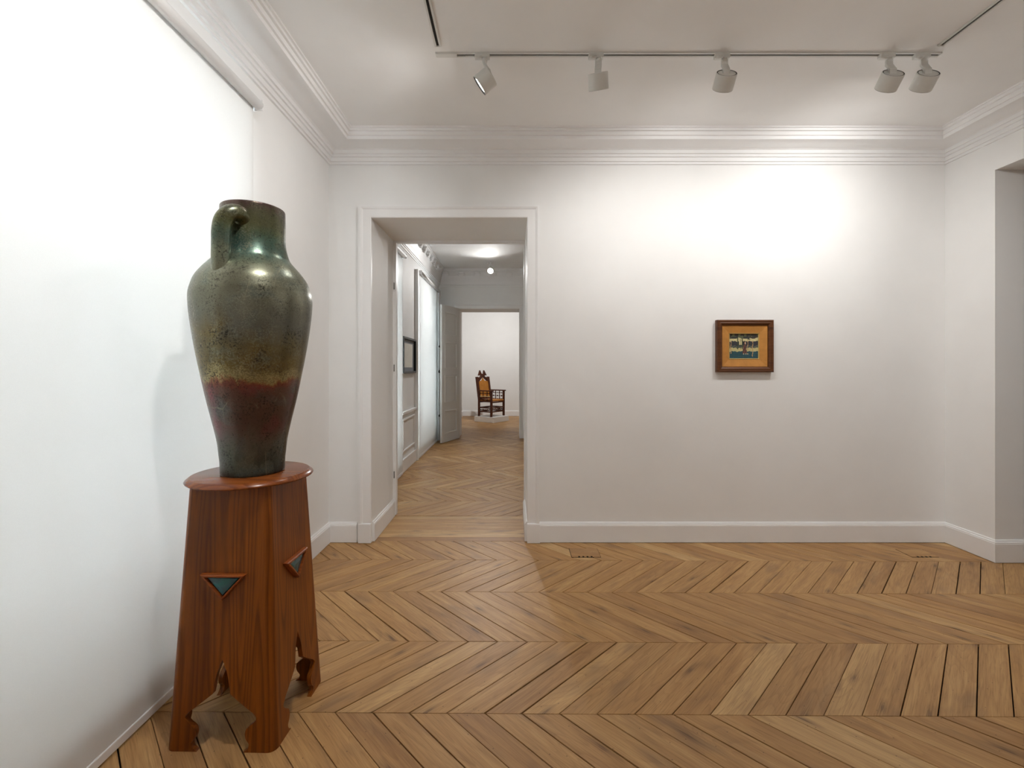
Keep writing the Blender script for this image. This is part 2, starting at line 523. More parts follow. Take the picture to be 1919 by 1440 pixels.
# cornices: lower moulding, flat cove, upper moulding
CORN = [(0, 3.250), (.016, 3.250), (.016, 3.269), (.030, 3.270), (.034, 3.300), (.048, 3.301), (.050, 3.322), (.064, 3.323), (.066, 3.350), (.080, 3.357),
        (.15, 3.360), (.230, 3.361), (.230, 3.353), (.246, 3.353), (.248, 3.378), (.262, 3.379), (.266, 3.406), (.281, 3.407), (.283, 3.424), (.297, 3.425), (.299, 3.436)]
struct('trim_1', MB().sweep(CORN, [(XL, YF), (XR, YF), (XR, YB), (XL, YB)], True), 'trim', 'stepped white plaster cornice around the first room')
CORN2 = [(0, 3.23), (.012, 3.232), (.014, 3.25), (.024, 3.256), (.026, 3.275), (.036, 3.28), (.040, 3.30), (.05, 3.36), (.066, 3.42), (.078, 3.45),
         (.080, 3.54), (.10, 3.545), (.12, 3.56), (.125, 3.575), (.14, 3.58), (.142, 3.602)]
t2 = struct('trim_2', MB().sweep(CORN2, [(XL, YB2), (XR, YB2), (XR, YC), (XL, YC)], True), 'trim', 'ornamented white plaster cornice of the second room')
mod = MB()
mod.prism([(0, -.055), (.03, -.06), (.052, -.03), (.05, .0), (.07, .022), (.066, .036), (0, .036)], -.05, .05, 'YZ')
for v in range(len(mod.v)):
    t, a, b = mod.v[v]; mod.v[v] = (t, -a, b)
for k in (-1, 1):
    mod.lathe([(0, -.012), (.018, -.010), (.024, 0), (.018, .010), (0, .012)], 10, (k * .052, -.02, -.02), (0, 1, 0))
m0 = None
def modillion(x, y, rz):
    global m0
    if m0 is None:
        m0 = o = mod.build('modillion', 'trim', t2)
    else:
        o = m0.copy(); COL.objects.link(o)
    o.location = (x, y, 3.50); o.rotation_euler = (0, 0, rz)
for k in range(9):
    modillion(-1.43 + .335 * k, YC - .078, 0)
for k in range(14):
    modillion(XL + .078, YC - .42 - .335 * k, R(90))
struct('trim_3', MB().sweep([(0, 3.36), (.02, 3.37), (.03, 3.42), (.09, 3.5), (.11, 3.55), (.12, 3.602)], [(XL, YC2), (XR, YC2), (XR, YE), (XL, YE)], True), 'trim', 'white plaster cornice of the end room')

# baseboards
BASE = [(0, 0.004), (.022, .004), (.022, .146), (.019, .150), (.019, .157), (.013, .161), (.009, .172), (0, .174)]
def baseboard(name, path, label):
    struct(name, MB().sweep(BASE, path), 'trim', label)
CW = .105
baseboard('baseboard_back', [(XR, YB), (DX1 + CW, YB)], 'white baseboard under the small painting')
baseboard('baseboard_right', [(XR + .5, OY1), (XR, OY1), (XR, YB)], 'white baseboard turning into the wide opening')
baseboard('baseboard_right_near', [(XR, YF), (XR, OY0), (XR + .5, OY0)], 'white baseboard before the wide opening')
baseboard('baseboard_left', [(DX0 - CW - .02, YB), (XL, YB), (XL, 2.80)], 'white baseboard behind the vase pedestal')
baseboard('baseboard_reveal', [(DX0, YB2 - .01), (DX0, YB + .005)], 'white baseboard lining the doorway reveal')
baseboard('baseboard_reveal_other', [(DX1, YB + .005), (DX1, YB2 - .01)], 'white baseboard lining the opposite doorway reveal')
baseboard('baseboard_middle', [(XR, YC), (EX1 + .1, YC)], 'white baseboard beside second doorway')
baseboard('baseboard_end', [(XR, YE), (XL, YE), (XL, YC2)], 'white baseboard behind the carved chair')
baseboard('baseboard_front', [(XL, YF), (XR, YF)], 'white baseboard on the wall facing the doorway')

# doorway casings
def casing(name, x0, x1, z, y, cw, label, dirn=-1):
    """moulded architrave; y is the wall face, protruding towards dirn"""
    root = empty(name, ((x0 + x1) / 2, y, 0))
    tag(root, label, None, None, 'structure')
    # (distance outwards from the opening, protrusion)
    prof = [(0, 0), (0, .020), (.006, .024), (.070 * cw / .105, .024), (.078 * cw / .105, .030), (.090 * cw / .105, .034), (cw, .034), (cw, 0)]
    path = [(x0, 0), (x0, z), (x1, z), (x1, 0)]
    cx = (x0 + x1) / 2
    m = len(prof)
    vs_ = []
    for i, (px, pz) in enumerate(path):
        for d, p in prof:
            sx = -1 if px < cx else 1
            vs_.append((px + sx * d - cx, dirn * p, (pz + d) if i in (1, 2) else 0.005))
    fs = []
    for i in range(3):
        for k in range(m - 1):
            fs.append((i * m + k, (i + 1) * m + k, (i + 1) * m + k + 1, i * m + k + 1))
    fs.append(tuple(range(m))); fs.append(tuple(3 * m + k for k in range(m)))
    MB().add(vs_, fs).build('architrave', 'trim', root)
    for sx, px in ((-1, x0), (1, x1)):
        a, b = sorted((px - cx - sx * .001, px - cx + sx * (cw + .004)))
        MB().prism([(0, .003), (dirn * .037, .003), (dirn * .037, .160), (dirn * .034, .168), (0, .168)], a, b, 'YZ').build('plinth_block', 'trim', root, bevel=.001)
    return root
casing('trim_4', DX0, DX1, DZ, YB, CW, 'white moulded casing around the doorway in the painting wall')
casing('trim_5', EX0, EX1, EZ, YC, .10, 'white moulded casing around the doorway to the chair')
casing('trim_6', DX0, DX1, DZ, YB2, CW, 'white casing on the far side of the first doorway', 1)
w = MB().box(DX0, DX0 + .032, YB2 - .01, YB2 + .045, .012, DZ - .002).box(DX1 - .012, DX1, YB2 - .01, YB2 + .045, .012, DZ - .002).box(DX0 + .032, DX1 - .012, YB2 - .01, YB2 + .045, DZ - .02, DZ)
ds = struct('trim_7', w, 'trim', 'white door stop at the far edge of the first doorway')
for z in (.42, 1.5, 2.33):
    MB().lathe([(0, -.035), (.005, -.034), (.005, .034), (0, .035)], 10, (DX0 + .012, YB2 - .014, z)).build('hinge', 'metal', ds)

# dado panelling between the two windows of the second room
pd = empty('trim_8', (XL, 7.03, 0)); tag(pd, 'white panelled dado under the black-framed drawing', None, None, 'structure')
def dado(y0, y1, z0, z1, d):
    return MB().box(0, d, y0 - 7.03, y1 - 7.03, z0, z1)
PY0, PY1 = 6.56, 7.50
dado(PY0, PY1, .004, .19, .026).build('baseboard', 'trim', pd, bevel=.004)
dado(PY0, PY1, .830, .872, .034).build('chair_rail', 'trim', pd, bevel=.008, seg=3)
for a, b, c, d in ((PY0 + .07, PY1 - .07, .735, .765), (PY0 + .07, PY1 - .07, .285, .315), (PY0 + .07, PY0 + .1, .315, .735), (PY1 - .1, PY1 - .07, .315, .735)):
    dado(a, b, c, d, .018).build('panel_moulding', 'trim', pd, bevel=.006, seg=3)
dado(PY1, PY1 + .07, .004, 3.10, .05).build('pilaster', 'trim', pd, bevel=.005)
struct('trim_9', MB().box(XL, XL + .07, 9.58, 9.70, .004, 3.12), 'trim', 'white upright between blind and second doorway', bevel=.004)

# ------------------------------------------------------------------ parquet
DELTA = -0.0088                     # the strips run a touch out of square
PITCH = .163
SEAMS = [1.477, 2.014, 2.544, 3.107, 3.625]     # strip edges at X = 0 in the first room
def seam_dy(x):
    return DELTA * x
_plank_cache = {}
def plank_mesh(wd, slope, gap, name='plank', mat='oak'):
    """parallelogram board: spans strip depth wd, leaning slope = +1 or -1; local x runs along the board"""
    key = (round(wd, 3), slope, gap, mat)
    if key in _plank_cache:
        return _plank_cache[key]
    g, e = gap / 2 * math.sqrt(2), .0012
    lean = abs(slope)
    def ring(inset):
        gi, ei = g + inset * math.sqrt(2), e + inset
        y0, y1 = -wd / 2 + ei, wd / 2 - ei
        def xs(y, side):
            return slope * y + side * (PITCH / 2 - gi)
        return [(xs(y0, -1), y0), (xs(y0, 1), y0), (xs(y1, 1), y1), (xs(y1, -1), y1)]
    a = math.atan2(1, slope)
    ca, sa = math.cos(-a), math.sin(-a)
    def loc(p, z):
        return (p[0] * ca - p[1] * sa, p[0] * sa + p[1] * ca, z)
    v = [loc(p, -.016) for p in ring(0)] + [loc(p, -.0012) for p in ring(0)] + [loc(p, 0) for p in ring(.0011)]
    f = [(8, 9, 10, 11)]
    for b in (0, 4):
        f += [(b + i, b + (i + 1) % 4, b + 4 + (i + 1) % 4, b + 4 + i) for i in range(4)]
    me = bpy.data.meshes.new(name)
    me.from_pydata(v, [], f)
    me.materials.append(M[mat])
    _plank_cache[key] = (me, a)
    return _plank_cache[key]

GAPS = [.0018, .0028, .0042, .0062, .0086]
def place_plank(parent, xc, yc, wd, slope, rg, mat='oak'):
    gap = rg.choices(GAPS, (4, 5, 4, 3, 2))[0]
    me, a = plank_mesh(wd, slope, gap, 'plank', mat)
    o = bpy.data.objects.new('plank', me)
    COL.objects.link(o)
    o.parent = parent
    o.location = (xc, yc, rg.uniform(-.0007, .0004))
    o.rotation_euler = (rg.uniform(-.0012, .0012), rg.uniform(-.0012, .0012), a + math.atan(DELTA))
    return o

class Stuff:
    """boards too far off or out of view, joined into one part"""
    def __init__(self):
        self.v, self.f, self.uv, self.r = [], [], [], []
    def add(self, xc, yc, wd, slope, rg, clip=None):
        me, a = plank_mesh(wd, slope, GAPS[rg.randrange(3)])
        o = len(self.v); ca, sa = math.cos(a + DELTA), math.sin(a + DELTA)
        ou, ov, rr = rg.uniform(0, 30), rg.uniform(0, 30), rg.random()
        co = [tuple(v.co) for v in me.vertices]
        for x, y, z in co:
            self.v.append((xc + x * ca - y * sa, yc + x * sa + y * ca, z))
        for p in me.polygons:
            self.f.append(tuple(o + i for i in p.vertices))
            for i in p.vertices:
                self.uv.append((co[i][0] + ou, co[i][1] + ov)); self.r.append(rr)
    def build(self, name, parent, mat='oak_far'):
        me = bpy.data.meshes.new(name)
        me.from_pydata(self.v, [], self.f)
        uv = me.uv_layers.new(name='UVMap')
        uv.data.foreach_set('uv', [c for p in self.uv for c in p])
        at = me.attributes.new('rnd', 'FLOAT', 'CORNER')
        at.data.foreach_set('value', self.r)
        me.materials.append(M[mat])
        o = bpy.data.objects.new(name, me); COL.objects.link(o); o.parent = parent
        o['kind'] = 'stuff'
        return o

def lay(parent, rows, x_vis, x_all, phase, stuff, rg, picked=lambda y: True, mat='oak'):
    """rows: (y_low, y_high, slope, phase of the low seam)"""
    for y0, y1, slope, ph in rows:
        wd, yc0 = y1 - y0, (y0 + y1) / 2
        k0 = math.floor((x_all[0] - ph) / PITCH) - 5
        k1 = math.ceil((x_all[1] - ph) / PITCH) + 5
        for k in range(k0, k1):
            xl = ph + k * PITCH                        # low-seam left corner
            xc = xl + PITCH / 2 + slope * wd / 2
            lo, hi = min(xl, xl + slope * wd), max(xl, xl + slope * wd) + PITCH
            if hi < x_all[0] or lo > x_all[1]:
                continue
            yc = yc0 + seam_dy(xc)
            vis = x_vis(yc0)
            if picked(yc0) and hi > vis[0] and lo < vis[1]:
                place_plank(parent, xc, yc, wd, slope, rg, mat)
            else:
                stuff.add(xc, yc, wd, slope, rg)

rg = random.Random(5)
floor = struct('floor', MB().box(XO, 7.0, YF - .4, YB2, -.12, -.0165), 'dark_gap', 'oak chevron parquet floor of the first room')
P2 = -.248                                             # phase of the joints on the third seam
ph = {2: P2}
ph[1] = P2 - (SEAMS[2] - SEAMS[1]); ph[0] = ph[1] + (SEAMS[1] - SEAMS[0])
ph[3] = P2 - (SEAMS[3] - SEAMS[2]); ph[4] = ph[3] + (SEAMS[4] - SEAMS[3])
rows = []
for i in range(4):
    slope = -1 if i % 2 == 0 else 1
    rows.append((SEAMS[i], SEAMS[i + 1], slope, ph[i]))
rows.append((SEAMS[4], 4.018, -1, ph[4]))
st = Stuff()
vis = lambda y: (XL - .02, min(XR + .5, (W - CX) / F_PX * (y + .3) + .1))
lay(floor, rows, vis, (XL - .02, XR + .55), 0, st, rg)
# towards and behind the camera, and the side room: same laying, joined
y, sl, p = SEAMS[0], 1, ph[0]
more = []
while y > YF:
    p2 = p - sl * .537
    more.append((y - .537, y, sl, p2)); y -= .537; p = p2; sl = -sl
lay(floor, more, lambda q: (9, 9), (XL - .02, XR + .5), 0, st, rg)
lay(floor, [(a, b, s, q) for a, b, s, q in rows + more if b > .3], lambda q: (99, 99), (XR + .7, 7.0), 0, st, rg)
st.build('planks_out_of_view', floor)

# straight boards lying in the doorway
nb, ya, yb = 7, 4.021, 4.695
for i in range(nb):
    y0, y1 = ya + (yb - ya) * i / nb, ya + (yb - ya) * (i + 1) / nb
    m = MB()
    g = .0012
    hx, hy = (DX1 - DX0) / 2 + .03, (y1 - y0) / 2 - g / 2
    v = [(sx * hx, sy * hy, z) for z in (-.016, -.001) for sx, sy in ((-1, -1), (1, -1), (1, 1), (-1, 1))]
    v += [(sx * (hx - .001), sy * (hy - .001), 0) for sx, sy in ((-1, -1), (1, -1), (1, 1), (-1, 1))]
    f = [(8, 9, 10, 11)] + [(b + k, b + (k + 1) % 4, b + 4 + (k + 1) % 4, b + 4 + k) for b in (0, 4) for k in range(4)]
    o = m.add(v, f).build('threshold_plank', 'oak', floor, normals=False)
    o.location = ((DX0 + DX1) / 2, (y0 + y1) / 2, 0)

floor2 = struct('floor_far', MB().box(XO, XR + .5, YB2 + .001, YE + .4, -.12, -.0165), 'dark_gap', 'oak chevron parquet floor of the rooms beyond the doorway')
st = Stuff()
rows2, y, sl, p = [], 4.697, 1, -.30
while y < YE:
    rows2.append((y, y + .53, sl, p)); p += sl * .53; y += .53; sl = -sl
def vis2(y):
    return (XL - .02, min(.2, .119 / 4.0 * (y + .3)) + .02)
lay(floor2, rows2, vis2, (XL - .02, XR), 0, st, rg, picked=lambda y: y < 9.4, mat='oak')
st.build('planks_far_off', floor2, 'oak_far')

# floor outlet hatches
def hatch(x0, x1, y0, y1, label):
    root = empty('floor_outlet', ((x0 + x1) / 2, (y0 + y1) / 2, 0))
    tag(root, label, 'floor outlet', 'floor outlets by the baseboard')
    hx, hy = (x1 - x0) / 2, (y1 - y0) / 2
    MB().box(-hx, hx, -hy, hy, -.012, .0006).build('frame', 'dark_gap', root)
    MB().box(-hx + .004, hx - .003, -hy + .006, hy - .003, -.006, .0022).build('lid', 'oak', root)
    for k in range(4):
        MB().box(-.062 + k * .033, -.048 + k * .033, -hy + .001, -hy + .022, 0, .0027).build('cable_notch', 'dark_gap', root)
hatch(.46, .695, 3.672, 3.858, 'wooden floor outlet lid set in the parquet near the doorway casing')
hatch(3.157, 3.372, 3.672, 3.84, 'wooden floor outlet lid set in the parquet near the wide opening')

# ------------------------------------------------------------------ windows and roller blinds
def window(n, y0, y1, label, loc=None, rz=0.0, ht=WZ1 - WZ0):
    yc = (y0 + y1) / 2
    root = empty('window_%d' % n, loc or (-1.97, yc, WZ0), rz); tag(root, label, None, None, 'structure')
    hw = (y1 - y0) / 2
    f = MB()
    f.box(-.04, .04, -hw, -hw + .06, 0, ht).box(-.04, .04, hw - .06, hw, 0, ht).box(-.04, .04, -hw, hw, ht - .06, ht).box(-.04, .04, -hw, hw, 0, .07)
    f.build('window_frame', 'window_wood', root, bevel=.004)
    for s in (-1, 1):
        a, b = (-hw + .06, -.002) if s < 0 else (.002, hw - .06)
        m = MB()
        m.box(-.025, .03, a, a + .07, .07, ht - .06).box(-.025, .03, b - .07, b, .07, ht - .06).box(-.025, .03, a, b, .07, .32).box(-.025, .03, a, b, ht - .13, ht - .06)
        sash = m.build('sash', 'window_wood', root, bevel=.004)
        for z in (1.0, 1.72):
            MB().box(-.018, .022, a + .07, b - .07, z - .02, z + .02).build('glazing_bar', 'window_wood', sash)
        for za, zb in ((.32, .98), (1.02, 1.70), (1.74, ht - .13)):
            MB().box(-.003, .003, a + .07, b - .07, za, zb).build('pane', 'glass', sash)
    MB().box(-.06, .36, -hw, hw, -.006, .004).build('window_sill', 'stone', root)
for i, (a, b) in enumerate(WIN):
    window(i + 1, a, b, 'tall white casement window behind its roller blind')

XBL = -1.553
def blind(y0, y1, label, ztube=3.075):
    root = empty('roller_blind', (XBL, (y0 + y1) / 2, 0)); tag(root, label, 'roller blind', 'white roller blinds on the window wall')
    hw = (y1 - y0) / 2
    tb = MB().lathe([(0, -hw), (.029, -hw), (.029, hw), (0, hw)], 28, (.026, 0, ztube), (0, 1, 0)).build('roller_tube', 'trim', root)
    MB().box(-.002, -.0005, -hw + .012, hw - .012, .045, ztube + .01).build('fabric', 'blind', root)
    MB().box(-.008, .006, -hw + .012, hw - .012, .010, .046).build('bottom_bar', 'trim', root, bevel=.003)
    for s in (-1, 1):
        b = MB().box(-.036, .052, s * hw - .004 if s > 0 else -hw - .004, s * hw + .004 if s > 0 else -hw + .004, ztube - .033, ztube + .033)
        b.build('end_bracket', 'trim', root, bevel=.002)
        MB().lathe([(0, 0), (.008, 0), (.008, .008), (0, .008)], 12, (-.024, s * hw, ztube - .033), (0, 0, -1)).build('chain_guide', 'lamp_dark', root)
blind(.66, 2.785, 'wide white roller blind lowered to the floor behind the vase pedestal')
blind(-2.55, -.62, 'white roller blind lowered on the window near the wall facing the doorway')
blind(4.86, 6.535, 'white roller blind in the second room just past the doorway reveal')
blind(7.64, 9.55, 'white roller blind in the second room beside the open door leaf')

# open leaf of the second doorway
leaf = empty('door_1', (EX0 + .005, YC - .012, 0), math.atan2(9.19 - 9.888, -1.437 + 1.168)); tag(leaf, 'white panelled door leaf standing open before the carved chair', None, None, 'structure')
LW, LH = .745, 2.765
m = MB()
pans = [(.18, .64), (.81, 1.35), (1.50, 2.02), (2.17, 2.63)]
m.box(0, .12, -.022, .022, .012, LH).box(LW - .12, LW, -.022, .022, .012, LH)
zs = [.012] + [z for p in pans for z in p] + [LH]
for i in range(0, len(zs), 2):
    m.box(.12, LW - .12, -.022, .022, zs[i], zs[i + 1])
m.build('stile_and_rail', 'door', leaf)
for z0, z1 in pans:
    MB().box(.12, LW - .12, -.010, .010, z0, z1).build('panel', 'door', leaf)
    for s in (-1, 1):
        q = MB()
        ya_, yb_ = sorted((s * .010, s * .028))
        q.box(.115, LW - .115, ya_, yb_, z1 - .022, z1 + .006).box(.115, LW - .115, ya_, yb_, z0 - .006, z0 + .022)
        q.box(.115, .143, ya_, yb_, z0, z1).box(LW - .143, LW - .115, ya_, yb_, z0, z1)
        q.build('panel_moulding', 'door', leaf, bevel=.005)
for z, r in ((1.93, .022), (1.43, .03), (.55, .022)):
    MB().lathe([(0, 0), (r * .5, .002), (r * .45, .022), (r, .034), (r * .9, .052), (0, .058)], 14, (LW - .05, -.022, z), (0, -1, 0)).build('bolt_knob', 'lamp_dark', leaf)

# ------------------------------------------------------------------ ceiling tracks and spotlights
def track(x0, y0, x1, y1, z, label):
    L = math.hypot(x1 - x0, y1 - y0)
    root = empty('lighting_track', ((x0 + x1) / 2, (y0 + y1) / 2, z), math.atan2(y1 - y0, x1 - x0))
    tag(root, label, 'lighting track', 'recessed ceiling tracks')
    h = L / 2
    MB().box(-h, h, -.0185, -.0080, -.009, .002).build('rail', 'lamp_white', root)
    MB().box(-h, h, .0080, .0185, -.009, .002).build('rail', 'lamp_white', root)
    MB().box(-h, h, -.0082, .0082, -.0025, .001).build('slot', 'slot', root)
    for s in (-1, 1):
        a, b = sorted((s * (h - .002), s * (h + .004)))
        MB().box(a, b, -.0185, .0185, -.009, .002).build('end_cap', 'lamp_white', root)
    return root
TY = 2.857
tr = track(-.473, TY, 2.62, TY, ZC, 'long white ceiling track carrying the five spotlights')
MB().box(-1.545, -1.42, -.0175, .0175, -.0115, -.002).build('power_feed', 'lamp_white', tr)
MB().box(-1.412, -1.37, -.006, .006, -.011, -.002).build('feed_contact', 'metal', tr)
track(-.452, 2.78, -.452, -2.4, ZC, 'ceiling track meeting the long track at its power feed end')
track(2.556, 2.775, 2.556, -2.4, ZC, 'ceiling track ending beside the close pair of spotlights')

def spotlight(pos, aim, label, power=SPOT_POWER, zc=ZC, size=1.0, cone=140, group='white track spotlights', arm_side=1.0, drop=.142, beam='spot_beam'):
    """pos: point on the track; aim: beam direction"""
    a = Vector(aim).normalized()
    root = empty('track_spotlight', (pos[0], pos[1], zc)); tag(root, label, 'spotlight', group)
    # adapter that clips in the track, with its locking lever
    MB().box(-.050, .042, -.017, .017, -.030, -.004).build('adapter', 'lamp_white', root, bevel=.004)
    MB().tube([(-.046, -.004, -.022), (-.030, -.018, -.036), (-.006, -.017, -.028)], .008, 8).build('locking_lever', 'lamp_white', root)
    MB().lathe([(0, -.05), (.015, -.05), (.017, -.03), (0, -.03)], 16, (.012, 0, 0)).build('swivel', 'lamp_white', root)
    # cranked arm
    side = Vector((a.x, a.y, 0))
    side = side.normalized() if side.length > .05 else Vector((0, 1, 0))
    across = Vector((-side.y, side.x, 0))
    p0 = Vector((.012, 0, -.046))
    p1 = p0 + Vector((0, 0, -.022))
    p3 = Vector((.012, 0, -drop)) - side * .030
    p2 = p3 + Vector((0, 0, .026))
    m = MB()
    for q0, q1 in ((p0, p1), (p1, p2), (p2, p3)):
        t = (q1 - q0); n = across.cross(t).normalized()
        m.obox((q0 + q1) / 2, t, across, n, t.length / 2 + .008, .020, .008)
    arm = m.build('arm', 'lamp_white', root, bevel=.0025)
    for q in (p1, p3):
        MB().lathe([(0, -.018), (.004, -.018), (.004, .018), (0, .018)], 10, q, across).build('pivot_screw', 'metal', arm)
    # drum head
    r, L = .061 * size, .090 * size
    c0 = p3 - a * .012 - (a.cross(across)).normalized() * 0 + Vector((0, 0, -.006))     # rear face centre near the pivot
    hd = MB().lathe([(0, .004), (r * .84, .004), (r * .86, .001), (r * .87, .012), (r * .93, .012), (r * .95, 0), (r, .003), (r, L), (r * .955, L + .001), (r * .955, L - .012), (0, L - .012)], 44, c0, a).build('head', 'lamp_white', root)
    for p_ in hd.data.polygons:
        p_.use_smooth = True
    e = hd.modifiers.new('edge', 'EDGE_SPLIT'); e.split_angle = R(30)
    MB().lathe([(r * .862, .0008), (r * .90, .008), (r * .95, .0004)], 44, c0, a).build('groove_shade_ring', 'lamp_dark', hd)  # dark ring painting in the shade of the rear groove
    MB().lathe([(r * .90, L - .008), (r * .945, L + .0008), (r * .985, L + .0014)], 44, c0, a).build('front_rim', 'lamp_dark', hd)
    MB().lathe([(0, L - .010), (r * .94, L - .010), (r * .94, L - .0095), (0, L - .0095)], 36, c0, a).build('lens', 'lens', hd)
    ld = bpy.data.lights.new(beam, 'SPOT')
    ld.energy = power; ld.color = (1.0, .985, .965); ld.spot_size = R(cone); ld.spot_blend = .9; ld.shadow_soft_size = r * .9
    lo = bpy.data.objects.new(beam, ld); COL.objects.link(lo); lo.parent = root
    lo.location = c0 + a * (L + .004)
    lo.rotation_euler = a.to_track_quat('-Z', 'Y').to_euler()
    return root

spotlight((-.187, TY), (-.80, .14, -.58), 'white track spotlight turned sideways with its lit lens showing')
spotlight((.512, TY), (.15, .52, -.84), 'white track spotlight second along the long track, tipped nearly straight down')
spotlight((1.287, TY), (.04, .76, -.65), 'lone white track spotlight aimed at the wall above the small painting')
spotlight((2.30, TY), (.06, .76, -.63), 'white track spotlight of the close pair, farther from the track end')
spotlight((2.515, TY), (.10, .76, -.63), 'white track spotlight of the close pair, at the track end')
# lamps of the two side tracks that the frame cuts off
spotlight((-.452, 1.35), (-.55, .25, -.80), 'white track spotlight on the side track above the vase', power=SPOT_POWER * 2.8, group='spotlights on the side tracks', beam='spot_beam_vase_offscreen')
spotlight((2.556, 1.2), (.6, .25, -.75), 'white track spotlight on the side track aimed at the wide opening', power=SPOT_POWER * 2.8, group='spotlights on the side tracks', beam='spot_beam_opening_offscreen')
spotlight((-.452, -.9), (.3, -.6, -.7), 'white track spotlight on the side track aimed at the facing wall', power=SPOT_POWER * 2.8, group='spotlights on the side tracks', beam='spot_beam_rear_offscreen')
# farther rooms
spotlight((-.46, 9.18), (-.10, -.80, -.52), 'white spotlight with glowing lens under the ceiling of the second room', zc=ZC2, cone=140, power=SPOT_POWER * 5)
spotlight((-.2, 11.6), (-.02, .80, -.60), 'white spotlight aimed at the end wall above the carved chair', zc=ZC2, cone=140, power=SPOT_POWER * 7)

# ------------------------------------------------------------------ pedestal
PC = Vector((-1.142, 2.03))
ped = empty('pedestal', (PC.x, PC.y, 0), R(-1.2))
tag(ped, 'tapered pitch-pine pedestal with carved feet and teal triangle insets', 'pedestal')
HB, HT, ZP, CR = .2185, .167, 1.024, .15      # CR: corner radius as a share of the half side
T0 = (1 - CR) / (1 - CR + CR * math.pi / 4)
def half(z):
    return HB + (HT - HB) * z / ZP
def wrap(s, z):
    """s runs round the plan in units of the half side, 8 per turn, s = 0 at the middle of the -Y face"""
    h = half(z); side = int(math.floor((s + 1) / 2)) % 4
    t = s - 2 * math.floor((s + 1) / 2)                # -1..1 on this face
    r = CR * h
    k = h - r
    arc = r * math.pi / 4
    # map the last stretch of each half face on the corner arc
    u = abs(t) * (k + arc)
    if u <= k:
        px, py = u, -h
    else:
        an = (u - k) / r
        px, py = k + r * math.sin(an), -h + r - r * math.cos(an)
    px = math.copysign(px, t) if t else 0.0
    ca, sa = [(1, 0), (0, 1), (-1, 0), (0, -1)][side]
    return Vector((px * ca - py * sa, px * sa + py * ca, z))
def catmull(p, n=4):
    out = []
    for i in range(len(p) - 1):
        a, b, c, d = p[max(i - 1, 0)], p[i], p[i + 1], p[min(i + 2, len(p) - 1)]
        for k in range(n):
            t = k / n
            out.append(tuple(.5 * (2 * b[j] + (c[j] - a[j]) * t + (2 * a[j] - 5 * b[j] + 4 * c[j] - d[j]) * t * t + (3 * b[j] - a[j] - 3 * c[j] + d[j]) * t ** 3) for j in (0, 1)))
    return out + [p[-1]]
lower = catmull([(.036, .219), (.07, .193), (.104, .168)], 2) + catmull([(.130, .150), (.146, .129), (.131, .108), (.107, .089), (.101, .068), (.106, .048), (.118, .031), (.113, .014), (.094, .0)], 4)
upper = catmull([(.0005, .349), (.012, .322), (.023, .291), (.032, .245), (.036, .222)], 3)
halfc = upper + lower
unit = [(-x / half(z), z) for x, z in reversed(halfc)] + [(x / half(z), z) for x, z in halfc]
# unwrapped face: foot, cut-out, foot, straight up the sides
bm = bmesh.new()
for side in range(4):
    s0 = side * 2
    pts = [(-1, ZP), (-1, 0)] + unit + [(1, 0), (1, ZP)]
    vs_ = [bm.verts.new((s0 + a, 0, b)) for a, b in pts]
    bm.faces.new(vs_)
cuts = []
for side in range(4):
    for t in [.3, .6] + [T0 + (1 - T0) * q / 7 for q in range(7)]:
        cuts += [side * 2 - t, side * 2 + t]
for cx_ in cuts:
    bmesh.ops.bisect_plane(bm, geom=bm.verts[:] + bm.edges[:] + bm.faces[:], plane_co=(cx_, 0, 0), plane_no=(1, 0, 0))
for z_ in (.36, .5, .7, .85):
    bmesh.ops.bisect_plane(bm, geom=bm.verts[:] + bm.edges[:] + bm.faces[:], plane_co=(0, 0, z_), plane_no=(0, 0, 1))
bmesh.ops.triangulate(bm, faces=bm.faces[:])
for f_ in bm.faces:
    tt = f_.calc_center_median().x
    f_.smooth = abs(tt - 2 * math.floor((tt + 1) / 2)) > T0
for v in bm.verts:
    v.co = wrap(v.co.x, v.co.z)
bmesh.ops.remove_doubles(bm, verts=bm.verts[:], dist=.0004)
bmesh.ops.recalc_face_normals(bm, faces=bm.faces[:])
me = bpy.data.meshes.new('body'); bm.to_mesh(me); bm.free()
me.materials.append(M['pine'])
body = bpy.data.objects.new('body', me); COL.objects.link(body); body.parent = ped
sd = body.modifiers.new('wall', 'SOLIDIFY'); sd.thickness = .020; sd.offset = -1; sd.use_even_offset = False
es = body.modifiers.new('crease', 'EDGE_SPLIT'); es.split_angle = R(40)
# round top with a sloped rim
MB().lathe([(0, 1.0475), (.226, 1.0475), (.2300, 1.0462), (.2440, 1.0345), (.2460, 1.0310), (.2440, 1.0265), (.2380, 1.0235), (0, 1.0235)], 96).build('top', 'pine_top', ped)
for p in ped.children:
    if p.name.startswith('top'):
        e = p.modifiers.new('edge', 'EDGE_SPLIT'); e.split_angle = R(28)
